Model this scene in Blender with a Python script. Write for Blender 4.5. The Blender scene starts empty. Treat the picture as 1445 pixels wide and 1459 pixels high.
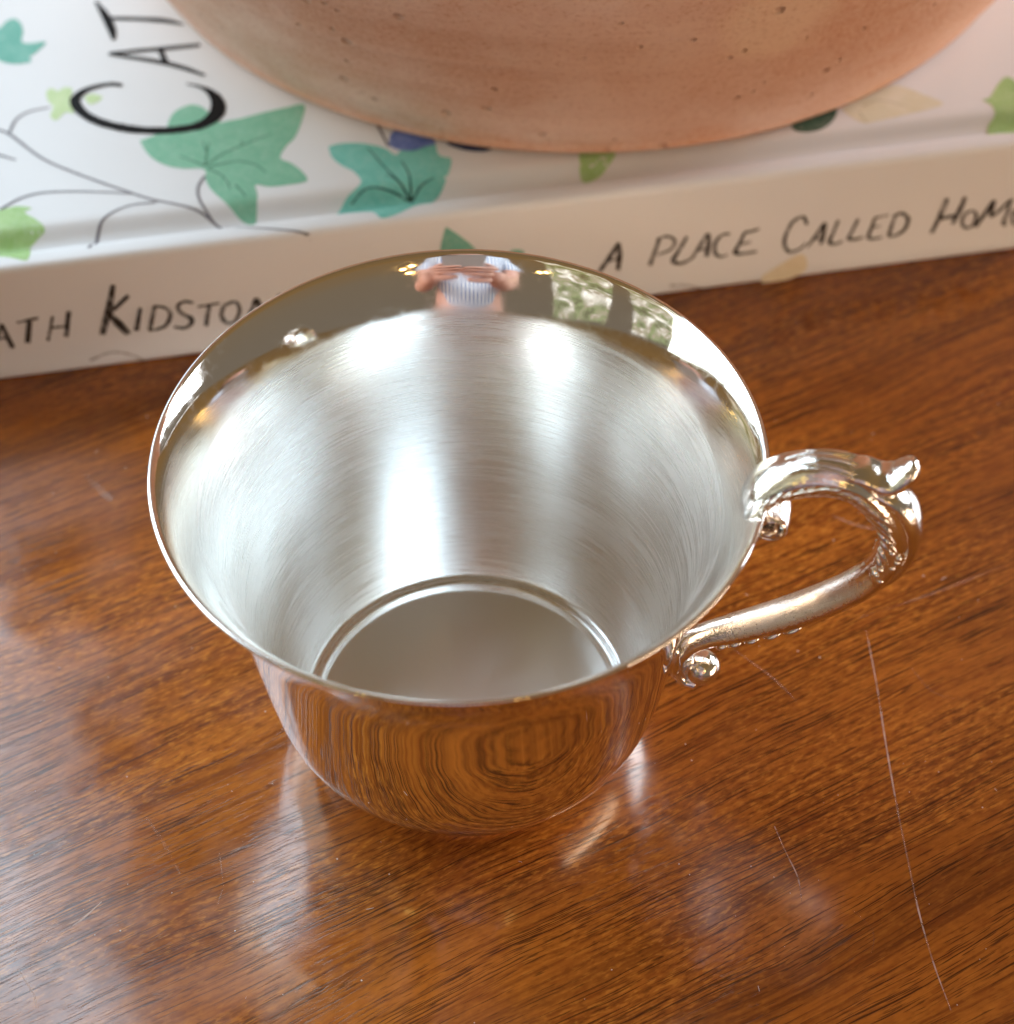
import bpy, bmesh, math, random
from mathutils import Vector, Matrix
random.seed(7)
sc = bpy.context.scene
MM = 0.001
R = math.radians

# ------------------------------------------------------------------ camera
cam_d = bpy.data.cameras.new('camera')
cam = bpy.data.objects.new('camera', cam_d)
sc.collection.objects.link(cam)
CX = Vector((0.99994319, -0.00796527, -0.00708354))
CY = Vector((0.01065937, 0.74721333, 0.66449877))
CF = Vector((0.0, 0.66453652, -0.74725579))
CP = Vector((6.3848277, -196.07725574, 267.87782124)) * MM
m = Matrix((CX, CY, -CF)).transposed().to_4x4()
m.translation = CP
cam.matrix_world = m
cam_d.sensor_fit = 'HORIZONTAL'
cam_d.sensor_width = 36
cam_d.lens = 36 * 3003.96 / 1445
cam_d.clip_start = 0.01
cam_d.clip_end = 100
cam_d.dof.use_dof = True
cam_d.dof.focus_distance = 0.305
cam_d.dof.aperture_fstop = 18
sc.camera = cam

# ------------------------------------------------------------------ light
world = bpy.data.worlds.new('World')
sc.world = world
world.use_nodes = True
bg = world.node_tree.nodes['Background']
# the dim room: golden lamp-lit ceiling above, beige walls at eye level, darker floor below
_t = world.node_tree
_tc = _t.nodes.new('ShaderNodeTexCoord'); _sx = _t.nodes.new('ShaderNodeSeparateXYZ'); _rp = _t.nodes.new('ShaderNodeValToRGB'); _mr = _t.nodes.new('ShaderNodeMapRange')
_mr.inputs[1].default_value = -1.0
_t.links.new(_tc.outputs['Generated'], _sx.inputs[0]); _t.links.new(_sx.outputs[2], _mr.inputs[0]); _t.links.new(_mr.outputs[0], _rp.inputs[0]); _t.links.new(_rp.outputs[0], bg.inputs[0])
_e = _rp.color_ramp.elements
while len(_e) < 5: _e.new(0.5)
for _q, (_p, _c) in zip(_e, ((0.42, (0.085, 0.055, 0.035)), (0.52, (0.200, 0.165, 0.125)), (0.70, (0.215, 0.165, 0.110)), (0.83, (0.255, 0.150, 0.055)), (1.0, (0.185, 0.125, 0.065)))):
    _q.position = _p; _q.color = (*_c, 1)
bg.inputs[1].default_value = 0.74

def area(name, loc, look, sx, sy, radiance, col):
    d = bpy.data.lights.new(name, 'AREA')
    d.shape = 'RECTANGLE'; d.size = sx; d.size_y = sy
    d.energy = radiance * math.pi * sx * sy
    d.color = col
    o = bpy.data.objects.new(name, d)
    o.location = loc
    o.rotation_euler = (Vector(look) - Vector(loc)).to_track_quat('-Z', 'Y').to_euler()
    sc.collection.objects.link(o)
    return o
def window(name, centre, normal, w, h, nx, nz, radiance, col, gap=0.045, panes=None):
    """a window of nx by nz lit panes; the bars between them are the dark gaps; panes gives what each pane looks out on"""
    c = Vector(centre); n = Vector(normal).normalized()
    side = Vector((0, 0, 1)).cross(n).normalized()
    pw = (w - gap * (nx - 1)) / nx; ph = (h - gap * (nz - 1)) / nz
    for i in range(nx):
        for k in range(nz):
            p = c + side * (-w / 2 + pw / 2 + i * (pw + gap)) + Vector((0, 0, -h / 2 + ph / 2 + k * (ph + gap)))
            r, cc = panes[k][i] if panes else (radiance, col)
            area(name, p, p + n, pw, ph, r, cc)
DAY = (0.66, 0.85, 1.0)
SOFT = (0.92, 0.96, 1.0)
GREEN, DARK, PALE, ROSE = (0.42, 0.75, 0.30), (0.30, 0.42, 0.22), (0.95, 1.0, 0.92), (1.0, 0.72, 0.62)
window('lower_window_beyond_book', (-1.02, 0.95, 0.78), (0.45, -1, -0.1), 1.1, 1.1, 2, 1, 3.0, DAY)
window('upper_window_beyond_book', (-1.26, 0.86, 1.90), (0.45, -1, -0.1), 1.6, 1.05, 3, 1, 9.8, DAY)
def garden(name, loc, look, sx, sy, radiance, seed, bright=0.0):
    """an opening onto a garden: leaves, shade and bright gaps, as a lit view"""
    o = area(name, loc, look, sx, sy, radiance, (1, 1, 1))
    d = o.data; d.use_nodes = True; t = d.node_tree; N = t.nodes; e = next(n for n in N if n.type == 'EMISSION')
    g = N.new('ShaderNodeNewGeometry'); mp = N.new('ShaderNodeMapping'); mp.inputs['Location'].default_value = (seed, seed * 0.7, 0)
    mp.inputs['Scale'].default_value = (5.0 * sx, 5.0 * sy, 1)
    nz = N.new('ShaderNodeTexNoise'); nz.inputs['Scale'].default_value = 1.6; nz.inputs['Detail'].default_value = 4; nz.inputs['Distortion'].default_value = 0.8
    rp = N.new('ShaderNodeValToRGB'); el = rp.color_ramp.elements
    while len(el) < 6: el.new(0.5)
    for q, (p, c) in zip(el, ((0.30, (0.02, 0.03, 0.01)), (0.40, (0.07, 0.13, 0.04)), (0.47, (0.22, 0.34, 0.13)), (0.53, (0.40, 0.33, 0.27)), (0.60, (0.95, 0.95, 0.88)), (0.70, (1.6, 1.65, 1.6)))):
        q.position = p; q.color = tuple(v * (1 - bright) + w * bright for v, w in zip(c, (0.92, 1.0, 1.0))) + (1,)
    t.links.new(g.outputs['Parametric'], mp.inputs[0]); t.links.new(mp.outputs[0], nz.inputs['Vector'])
    t.links.new(nz.outputs[0], rp.inputs[0]); t.links.new(rp.outputs[0], e.inputs['Color'])
    return o
for k, (dy, r, br) in enumerate(((-0.32, 3.2, 0.66), (0.34, 4.4, 0.82))):
    garden('window_at_left', (-1.35, 0.42 + dy, 0.66), (-0.35, 0.32 + dy, 0.56), 0.62, 1.05, r, 8.3 + 5 * k, br)
for k, (dx, dy) in enumerate(((-0.20, 0.33), (0.20, -0.33))):
    garden('garden_door_behind_left', (-1.20 + dx * 1.2, -0.66 - dx * 1.4, 0.74), (0.0, -0.05, 0.10), 0.56, 1.15, 0.70, 3.1 + 4 * k)
window('window_at_right', (1.60, 0.78, 0.62), (-1, -0.4, -0.1), 0.80, 0.66, 1, 1, 18.0, SOFT)
# added warm fill light low on the right, below the rim's view
area('low_warm_fill', (0.64, -0.22, 0.028), (0.06, 0.09, 0.016), 0.50, 0.05, 15.0, (1.0, 0.72, 0.48))
# bulbs of a hanging lamp behind the photographer, and two more across the room
def bulb(p, w, r, col):
    d = bpy.data.lights.new('lamp_bulb', 'POINT'); d.energy = w; d.color = col; d.shadow_soft_size = r
    o = bpy.data.objects.new('lamp_bulb', d); o.location = p; sc.collection.objects.link(o)
for dx, dz in ((-0.13, 0.06), (-0.05, -0.08), (0.03, 0.10), (0.12, 0.02), (0.05, -0.16), (-0.14, -0.15)):
    bulb((0.42 + dx, -1.45, 0.93 + dz), 0.9, 0.027, (1, 0.58, 0.17))
for p in ((-0.80, -1.25, 0.88), (-0.70, -1.20, 0.80)):
    bulb(p, 0.45, 0.018, (1, 0.68, 0.18))

sc.view_settings.view_transform = 'Standard'
sc.view_settings.look = 'None'
sc.view_settings.exposure = 0.20
sc.view_settings.gamma = 1
sc.view_settings.use_curve_mapping = False
sc.cycles.max_bounces = 10
sc.cycles.glossy_bounces = 8
sc.cycles.transparent_max_bounces = 16
sc.cycles.blur_glossy = 0.0
sc.cycles.use_denoising = True

# ------------------------------------------------------------------ node helpers
class NT:
    def __init__(self, name):
        self.m = bpy.data.materials.new(name); self.m.use_nodes = True
        self.t = self.m.node_tree; self.t.nodes.clear()
        self.out = self.t.nodes.new('ShaderNodeOutputMaterial')
        self.b = self.t.nodes.new('ShaderNodeBsdfPrincipled')
        self.link(self.b.outputs[0], self.out.inputs[0])
    def link(self, a, b): self.t.links.new(a, b)
    def put(self, sock, v):
        if v is None: return
        if isinstance(v, bpy.types.NodeSocket): self.link(v, sock)
        elif isinstance(v, (tuple, list)) and len(v) == 3 and sock.type == 'RGBA': sock.default_value = (*v, 1)
        else: sock.default_value = v
    def n(self, typ, *ins, **props):
        nd = self.t.nodes.new('ShaderNode' + typ)
        for k, v in props.items(): setattr(nd, k, v)
        for i, v in enumerate(ins): self.put(nd.inputs[i], v)
        return nd
    def math(self, op, a, b=None, c=None, clamp=False):
        nd = self.n('Math', a, b, c, operation=op); nd.use_clamp = clamp
        return nd.outputs[0]
    def obj(self): return self.n('TexCoord').outputs['Object']
    def vec(self, v, scale=(1, 1, 1), rot=(0, 0, 0), loc=(0, 0, 0)):
        nd = self.n('Mapping', v); nd.inputs['Scale'].default_value = scale
        nd.inputs['Rotation'].default_value = rot; nd.inputs['Location'].default_value = loc
        return nd.outputs[0]
    def xyz(self, v): return self.n('SeparateXYZ', v).outputs
    def comb(self, x, y, z): return self.n('CombineXYZ', x, y, z).outputs[0]
    def noise(self, v, scale=1.0, detail=2.0, rough=0.5, dist=0.0):
        nd = self.n('TexNoise'); self.put(nd.inputs['Vector'], v)
        for k, x in (('Scale', scale), ('Detail', detail), ('Roughness', rough), ('Distortion', dist)): self.put(nd.inputs[k], x)
        return nd.outputs[0]
    def ramp(self, f, *stops):
        nd = self.n('ValToRGB', f); e = nd.color_ramp.elements
        while len(e) < len(stops): e.new(0.5)
        for el, (p, c) in zip(e, stops):
            el.position = p; el.color = (c, c, c, 1) if not isinstance(c, tuple) else (*c, 1)
        return nd.outputs[0]
    def smooth(self, x, a, b, lo=0.0, hi=1.0):
        nd = self.n('MapRange', x, a, b, lo, hi, interpolation_type='SMOOTHSTEP')
        return nd.outputs[0]
    def mix(self, f, a, b, mode='MIX'):
        nd = self.n('Mix', data_type='RGBA', blend_type=mode)
        self.put(nd.inputs[0], f); self.put(nd.inputs[6], a); self.put(nd.inputs[7], b)
        return nd.outputs[2]
    def fmix(self, f, a, b):
        nd = self.n('Mix', data_type='FLOAT')
        self.put(nd.inputs[0], f); self.put(nd.inputs[2], a); self.put(nd.inputs[3], b)
        return nd.outputs[0]
    def bump(self, h, dist, strength=1.0, normal=None):
        nd = self.n('Bump'); self.put(nd.inputs['Height'], h)
        nd.inputs['Distance'].default_value = dist; nd.inputs['Strength'].default_value = strength
        self.put(nd.inputs['Normal'], normal)
        return nd.outputs[0]
    def set(self, **kw):
        for k, v in kw.items(): self.put(self.b.inputs[k.replace('_', ' ')], v)
        return self.m

def simple(name, col, rough=0.5, **kw):
    t = NT(name); return t.set(Base_Color=col, Roughness=rough, **kw)

# ------------------------------------------------------------------ materials
def mat_wood():
    t = NT('polished_mahogany')
    p = t.vec(t.obj(), (1000, 1000, 1000))
    q = t.vec(p, rot=(0, 0, R(-28.6)))
    u, v, _ = t.xyz(q)
    warp = t.noise(t.comb(t.math('MULTIPLY', u, 0.012), t.math('MULTIPLY', v, 0.03), 0.0), 1, 2)
    v = t.math('ADD', v, t.math('MULTIPLY', t.math('SUBTRACT', warp, 0.5), 7.0))
    wob = t.noise(t.comb(t.math('MULTIPLY', u, 0.16), t.math('MULTIPLY', v, 0.12), 3.0), 1, 2)
    v2 = t.math('ADD', v, t.math('MULTIPLY', t.math('SUBTRACT', wob, 0.5), 0.3))
    def st(su, sv, w=0.0, d=2.0, r=0.5, vv=None):
        return t.noise(t.comb(t.math('MULTIPLY', u, su), t.math('MULTIPLY', vv or v2, sv), w), 1, d, r)
    band = st(0.004, 0.085, 1.0, 3, 0.55, v)
    streak = st(0.011, 1.0, 5.0, 3, 0.6)
    fleck = st(0.46, 1.45, 9.0, 2, 0.6)
    fleck2 = st(0.16, 0.55, 12.0, 2, 0.5)
    zone = st(0.012, 0.05, 20.0, 1, 0.5, v)
    base = t.ramp(band, (0.33, (0.118, 0.028, 0.0052)), (0.46, (0.215, 0.058, 0.0085)), (0.56, (0.285, 0.080, 0.0105)), (0.70, (0.185, 0.045, 0.0068)))
    base = t.mix(t.smooth(streak, 0.36, 0.68, 0, 0.55), base, (0.36, 0.110, 0.0145))
    base = t.mix(t.smooth(streak, 0.50, 0.30, 0, 0.55), base, (0.095, 0.021, 0.0045))
    gold = t.math('MULTIPLY', t.smooth(fleck, 0.50, 0.68, 0, 0.62), t.smooth(zone, 0.40, 0.56, 0.25, 1.0))
    base = t.mix(gold, base, (0.50, 0.180, 0.024))
    dk = t.math('MULTIPLY', t.smooth(fleck, 0.47, 0.32, 0, 0.55), t.smooth(zone, 0.40, 0.56, 0.45, 1.0))
    base = t.mix(dk, base, (0.080, 0.018, 0.004))
    base = t.mix(t.smooth(fleck2, 0.52, 0.70, 0, 0.4), base, (0.18, 0.038, 0.006))
    pore = st(0.055, 3.5, 31.0, 2, 0.5)
    pore_b = st(0.20, 3.6, 47.0, 1, 0.5)
    pz = t.smooth(st(0.02, 0.13, 60.0, 2, 0.5, v), 0.36, 0.62)
    th = t.math('SUBTRACT', 0.625, t.math('MULTIPLY', pz, 0.075))
    pm = t.math('MULTIPLY', t.math('SUBTRACT', pore, th), 16.0, clamp=True)
    pm2 = t.math('MULTIPLY', t.math('SUBTRACT', pore_b, t.math('ADD', th, 0.02)), 14.0, clamp=True)
    pores = t.math('MAXIMUM', pm, t.math('MULTIPLY', pm2, 0.8))
    base = t.mix(t.math('MULTIPLY', pores, 0.84), base, (0.030, 0.008, 0.003))
    smear = t.noise(p, 0.035, 3, 0.6)
    h = t.noise(p, 0.06, 2, 0.5)
    nrm = t.bump(h, 0.00022, 0.35)
    nrm = t.bump(t.math('MULTIPLY', t.math('ADD', pores, t.math('MULTIPLY', fleck, 0.2)), -1.0), 0.00002, 0.35, nrm)
    t.set(Base_Color=base, Roughness=t.smooth(smear, 0.35, 0.68, 0.09, 0.22), IOR=1.52, Normal=nrm)
    return t.m
def mat_silver_out():
    t = NT('polished_silver')
    p = t.vec(t.obj(), (1000, 1000, 1000))
    fine = t.noise(p, 0.5, 4, 0.65)
    hair = t.noise(t.vec(p, (0.15, 3.5, 0.4), (0, 0, 0.6)), 1, 3, 0.6)
    nrm = t.bump(hair, 0.000002, 0.25)
    t.set(Base_Color=(0.925, 0.915, 0.895), Metallic=1.0, Roughness=t.smooth(fine, 0.4, 0.75, 0.012, 0.05), Normal=nrm)
    return t.m
def mat_silver_in():
    t = NT('satin_silver')
    o = t.obj(); p = t.vec(o, (1000, 1000, 1000))
    x, y, z = t.xyz(p)
    ang = t.math('ARCTAN2', x, y)
    rad = t.math('SQRT', t.math('ADD', t.math('MULTIPLY', x, x), t.math('MULTIPLY', y, y)))
    h = t.math('ADD', z, t.math('MULTIPLY', rad, 0.6))
    hs = t.math('ADD', h, t.math('MULTIPLY', ang, 7.0))       # scratches that climb a little
    a = t.noise(t.comb(t.math('MULTIPLY', ang, 2.2), t.math('MULTIPLY', h, 2.4), 0.0), 1, 4, 0.65)
    b = t.noise(t.comb(t.math('MULTIPLY', ang, 3.4), t.math('MULTIPLY', hs, 3.2), 7.0), 1, 3, 0.6)
    blot = t.noise(t.comb(t.math('MULTIPLY', ang, 2.5), t.math('MULTIPLY', h, 0.07), 3.0), 1, 2, 0.5)
    pol = t.smooth(t.math('ADD', z, t.math('MULTIPLY', t.math('SUBTRACT', blot, 0.5), 2.5)), 50.2, 53.0)     # 1 = mirror lip
    fl = t.smooth(rad, 22.6, 23.2, 1.0, 0.0)
    rough = t.math('ADD', t.smooth(a, 0.3, 0.7, 0.215, 0.33), t.math('MULTIPLY', t.math('SUBTRACT', blot, 0.5), 0.16))
    rough = t.fmix(fl, rough, t.smooth(blot, 0.3, 0.7, 0.30, 0.40))
    rough = t.fmix(pol, rough, t.smooth(t.noise(p, 0.6, 4, 0.6), 0.40, 0.75, 0.045, 0.12))
    # stray marks: a few long scratches that wander across the turning lines
    hd = t.math('ADD', h, t.math('MULTIPLY', ang, 16.0)); he = t.math('SUBTRACT', h, t.math('MULTIPLY', ang, 22.0))
    c1 = t.noise(t.comb(t.math('MULTIPLY', ang, 1.3), t.math('MULTIPLY', hd, 1.5), 11.0), 1, 2, 0.5)
    c2 = t.noise(t.comb(t.math('MULTIPLY', ang, 1.3), t.math('MULTIPLY', he, 1.3), 17.0), 1, 2, 0.5)
    stray = t.math('ADD', t.smooth(c1, 0.64, 0.72), t.smooth(c2, 0.66, 0.74))
    ax = t.noise(t.vec(p, (3.2, 0.35, 0.35), (0, 0, 0.5)), 1, 2, 0.5)
    stray = t.math('ADD', stray, t.math('MULTIPLY', t.smooth(ax, 0.60, 0.68), t.math('MULTIPLY', fl, 2.2)))
    patch = t.smooth(t.noise(p, 0.06, 2, 0.5), 0.38, 0.62, 0.25, 1.0)
    hh = t.math('MULTIPLY', t.math('ADD', t.math('ADD', t.math('MULTIPLY', a, 0.75), t.math('MULTIPLY', b, 0.8)), t.math('MULTIPLY', stray, 0.55)), patch)
    nd = t.n('Bump'); t.put(nd.inputs['Height'], hh); nd.inputs['Distance'].default_value = 0.000014
    t.put(nd.inputs['Strength'], t.smooth(pol, 0.0, 1.0, 0.55, 0.03))
    tg = t.n('Tangent', direction_type='RADIAL', axis='Z')
    col = t.mix(pol, (0.895, 0.895, 0.885), (0.93, 0.90, 0.86))
    t.set(Base_Color=col, Metallic=1.0, Roughness=rough, Normal=nd.outputs[0],
          Anisotropic=t.math('MULTIPLY', t.smooth(pol, 0, 1, 0.78, 0.0), t.smooth(rad, 24.0, 27.0)), Anisotropic_Rotation=0.25)
    t.put(t.b.inputs['Tangent'], tg.outputs[0])
    return t.m
def mat_silver_cast(strut=False):
    t = NT('cast_silver_bar' if strut else 'cast_silver')
    o = t.obj(); p = t.vec(o, (1000, 1000, 1000))
    f = t.noise(p, 0.9, 3, 0.6)
    g = t.noise(p, 4.5, 3, 0.6)
    rough = t.smooth(f, 0.35, 0.7, 0.06, 0.16)
    col = (0.92, 0.905, 0.88); k = 0.30
    if strut:
        x, y, z = t.xyz(p)
        nx, ny, nz = t.xyz(t.n('TexCoord').outputs['Normal'])
        inside = t.math('ADD', t.math('MULTIPLY', nx, -0.55), t.math('MULTIPLY', nz, 0.83))
        wob = t.math('MULTIPLY', t.math('SUBTRACT', f, 0.5), 0.9)
        m = t.math('MULTIPLY', t.smooth(t.math('ADD', inside, wob), 0.05, 0.35), t.smooth(t.math('ADD', z, t.math('MULTIPLY', wob, 6.0)), 47.0, 43.0))
        m = t.math('MULTIPLY', m, t.smooth(x, 36.0, 42.0, 0.35, 1.0))
        rough = t.fmix(m, rough, t.smooth(g, 0.3, 0.7, 0.26, 0.42))
        k = t.smooth(m, 0, 1, 0.25, 0.75)
    nd = t.n('Bump'); t.put(nd.inputs['Height'], g); nd.inputs['Distance'].default_value = 0.00006; t.put(nd.inputs['Strength'], k)
    nrm = t.bump(f, 0.00028, 0.28, nd.outputs[0])
    t.set(Base_Color=col, Metallic=1.0, Roughness=rough, Normal=nrm)
    return t.m
def mat_cover():
    t = NT('white_printed_cover')
    p = t.vec(t.obj(), (1000, 1000, 1000))
    f = t.noise(p, 0.05, 3); g = t.noise(p, 3.0, 2)
    col = t.mix(f, (0.755, 0.775, 0.805), (0.80, 0.82, 0.85))
    t.set(Base_Color=col, Roughness=0.42, IOR=1.45, Normal=t.bump(g, 0.00003, 0.3))
    return t.m
def mat_print(name, c1, c2, rough=0.45):
    t = NT(name); p = t.vec(t.obj(), (1000, 1000, 1000))
    f = t.noise(p, 0.22, 4, 0.7)
    w = t.noise(p, 1.4, 3, 0.7)
    col = t.mix(t.smooth(f, 0.32, 0.68), c1, c2)
    col = t.mix(t.smooth(w, 0.45, 0.75, 0, 0.22), col, (0.75, 0.80, 0.78))
    return t.set(Base_Color=col, Roughness=rough)
def mat_ink(name, col, lo, hi, amin, scale=2.2):
    t = NT(name); p = t.vec(t.obj(), (1000, 1000, 1000))
    f = t.noise(t.vec(p, (1.0, 1.0, 0.35)), scale, 3, 0.65)
    return t.set(Base_Color=col, Roughness=0.5, Alpha=t.smooth(f, lo, hi, amin, 1.0))
def mat_pot():
    t = NT('unglazed_terracotta')
    p = t.vec(t.obj(), (1000, 1000, 1000))
    x, y, z = t.xyz(p)
    ang = t.math('ARCTAN2', x, t.math('MULTIPLY', y, -1.0))
    rib = t.noise(t.comb(t.math('MULTIPLY', ang, 0.8), t.math('MULTIPLY', z, 0.16), 0.0), 1, 3, 0.6)
    rib2 = t.noise(t.comb(t.math('MULTIPLY', ang, 2.0), t.math('MULTIPLY', z, 1.5), 4.0), 1, 2, 0.5)
    cloud = t.noise(p, 0.034, 5, 0.68)
    grain = t.noise(p, 1.1, 4, 0.75)
    base = t.mix(t.smooth(cloud, 0.35, 0.68), (0.62, 0.385, 0.285), (0.74, 0.560, 0.480))
    base = t.mix(t.smooth(rib, 0.40, 0.64, 0, 0.32), base, (0.77, 0.590, 0.500))
    base = t.mix(t.smooth(rib2, 0.45, 0.62, 0, 0.08), base, (0.58, 0.310, 0.200))
    warm_side = t.smooth(t.math('ADD', t.math('MULTIPLY', x, 0.016), t.math('MULTIPLY', t.noise(p, 0.018, 3, 0.6), 2.2)), 0.95, 2.3, 0, 0.55)  # warm light on the right side, put into the clay colour
    base = t.mix(warm_side, base, (0.57, 0.265, 0.140))
    # a pale patch of slip
    pd = t.n('VectorMath', p, (27.2, -104.0, 37.0), operation='DISTANCE').outputs['Value']
    slip = t.smooth(t.math('ADD', pd, t.math('MULTIPLY', t.math('SUBTRACT', cloud, 0.5), 26.0)), 13.0, 6.0, 0, 0.6)
    base = t.mix(slip, base, (0.80, 0.62, 0.46))
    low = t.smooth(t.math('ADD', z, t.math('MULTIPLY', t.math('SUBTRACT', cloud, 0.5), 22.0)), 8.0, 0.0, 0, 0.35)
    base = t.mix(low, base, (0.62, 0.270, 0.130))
    base = t.mix(t.smooth(grain, 0.48, 0.66, 0, 0.5), base, (0.74, 0.54, 0.42))
    base = t.mix(t.smooth(grain, 0.48, 0.32, 0, 0.5), base, (0.45, 0.200, 0.100))
    vo = t.n('TexVoronoi'); t.put(vo.inputs['Vector'], t.vec(p, (1, 1, 1.0))); vo.inputs['Scale'].default_value = 0.125
    vo2 = t.n('TexVoronoi'); t.put(vo2.inputs['Vector'], t.vec(p, (1, 1, 1), loc=(3, 7, 1))); vo2.inputs['Scale'].default_value = 0.27
    keep = t.math('GREATER_THAN', t.xyz(vo.outputs['Color'])[0], 0.5)
    keep2 = t.math('GREATER_THAN', t.xyz(vo2.outputs['Color'])[1], 0.72)
    pit = t.math('MAXIMUM', t.math('MULTIPLY', keep, t.smooth(vo.outputs['Distance'], 0.15, 0.03)),
                 t.math('MULTIPLY', keep2, t.smooth(vo2.outputs['Distance'], 0.18, 0.04)))
    base = t.mix(t.math('MULTIPLY', pit, 0.30), base, (0.26, 0.095, 0.045))
    nrm = t.bump(rib2, 0.0005, 0.25, t.bump(rib, 0.0015, 0.3))
    nrm = t.bump(grain, 0.00035, 0.6, nrm)
    nrm = t.bump(pit, -0.0010, 0.8, nrm)
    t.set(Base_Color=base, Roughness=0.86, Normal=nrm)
    t.put(t.b.inputs['Specular IOR Level'], 0.25)
    return t.m

# ------------------------------------------------------------------ book print, in mm on the book: (along spine, from spine edge) or (along spine, height)
LEAVES = {
  'leaf_green': ('cover', [(-40.18, 30.92), (-39.49, 28.2), (-38.09, 25.17), (-35.81, 22.77), (-32.99, 21.38), (-30.09, 20.91), (-29.07, 19.94), (-29.35, 18.05), (-28.65, 14.85), (-27.0, 11.69), (-25.51, 9.52), (-23.78, 7.51), (-21.95, 6.6), (-21.12, 8.88), (-20.58, 11.8), (-20.68, 14.48), (-18.35, 13.47), (-14.71, 13.35), (-11.48, 13.89), (-12.13, 16.72), (-13.8, 19.38), (-15.56, 21.28), (-13.97, 24.54), (-12.25, 26.62), (-10.48, 31.14), (-9.43, 35.88), (-12.74, 35.68), (-17.37, 34.91), (-21.24, 34.01), (-24.03, 33.72), (-25.29, 33.55), (-26.35, 35.8), (-27.24, 37.2), (-28.36, 38.86), (-30.05, 39.81), (-32.11, 39.16), (-33.74, 37.62), (-34.66, 35.33), (-35.29, 33.42), (-37.64, 31.85)]),
  'leaf_turq': ('cover', [(-6.5, 22.76), (-4.57, 23.25), (-1.41, 22.86), (1.63, 21.64), (3.8, 19.95), (5.12, 18.01), (6.39, 19.46), (8.27, 19.53), (11.0, 19.86), (12.63, 19.98), (12.63, 17.43), (13.34, 16.02), (14.82, 15.32), (14.04, 12.12), (12.18, 8.75), (8.81, 5.71), (5.86, 3.45), (2.49, 1.69), (0.12, 1.34), (-1.12, 3.57), (-4.35, 4.58), (-7.58, 5.59), (-6.57, 7.42), (-5.05, 9.16), (-2.75, 10.76), (-2.03, 12.27), (-2.99, 14.94), (-4.84, 16.96), (-6.34, 19.76)]),
  'blue': ('cover', [(4.23, 21.15), (5.62, 19.61), (8.15, 18.7), (10.94, 19.45), (12.63, 19.98), (12.17, 22.21), (10.73, 25.08), (7.7, 26.52), (5.23, 24.39)]),
  'navy': ('cover', [(14.91, 19.12), (16.56, 17.74), (18.52, 16.65), (21.63, 16.06), (23.12, 18.41), (15.17, 20.78)]),
  'lime_left': ('cover', [(-67.23, 16.0), (-64.46, 16.27), (-62.44, 16.49), (-60.2, 15.46), (-61.48, 14.52), (-59.78, 12.62), (-58.11, 9.95), (-59.65, 8.68), (-61.18, 7.42), (-60.75, 5.41), (-61.35, 1.72), (-64.02, 2.98), (-65.97, 4.11), (-67.42, 5.15)]),
  'lime_right': ('cover', [(114.34, 13.79), (115.91, 14.17), (118.44, 17.34), (120.96, 19.63), (122.26, 17.53), (121.23, 11.35), (118.2, 4.36), (115.14, 4.5), (113.58, 6.56), (113.89, 8.27), (115.53, 9.74), (115.45, 12.0)]),
  'yellow': ('cover', [(87.95, 15.89), (93.52, 19.35), (98.64, 21.12), (101.22, 20.17), (104.05, 17.34), (107.0, 14.06), (103.76, 12.88), (99.88, 12.27), (94.55, 11.51), (91.1, 11.28), (89.34, 12.94)]),
  'darkgreen': ('cover', [(77.78, 13.81), (83.65, 16.7), (87.12, 16.94), (86.26, 13.97), (83.55, 11.39), (80.27, 10.69), (77.73, 11.61)]),
  'olive': ('cover', [(38.13, 14.13), (44.04, 12.6), (43.99, 10.57), (42.21, 8.88), (39.69, 7.35), (37.18, 7.62)]),
  'teal_left': ('cover', [(-66.53, 69.55), (-64.62, 70.82), (-63.31, 72.77), (-61.71, 73.29), (-60.49, 71.13), (-60.25, 68.35), (-60.64, 65.72), (-59.41, 64.68), (-55.96, 64.55), (-57.62, 61.92), (-59.23, 60.1), (-58.96, 58.73), (-61.77, 58.47), (-64.83, 60.11), (-66.63, 64.18)]),
  'limeflower': ('cover', [(-56.51, 48.65), (-55.55, 49.75), (-54.37, 48.5), (-53.1, 49.54), (-51.61, 48.48), (-52.38, 44.81), (-51.62, 41.14), (-53.1, 41.93), (-55.0, 39.79), (-56.0, 41.48), (-55.31, 43.85), (-56.29, 46.06)]),
  'limeflower2': ('cover', [(-49.58, 45.8), (-48.02, 46.52), (-46.25, 45.16), (-47.23, 43.83), (-48.77, 43.52)]),
  'sp_green': ('spine', [(11.31, 23.4), (10.58, 20.82), (10.06, 18.06), (9.29, 14.73), (18.12, 13.27), (17.7, 15.08), (15.99, 18.24), (13.86, 20.86)]),
  'sp_green2': ('spine', [(21.7, 15.29), (23.48, 16.33), (25.25, 15.58), (24.8, 13.92), (22.13, 14.06)]),
  'sp_beige': ('spine', [(70.65, 1.85), (72.47, 3.22), (74.9, 4.9), (77.66, 6.31), (78.96, 4.65), (78.93, 1.73), (75.99, 0.2), (72.76, -0.02), (70.84, -0.29)]),
}
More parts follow.
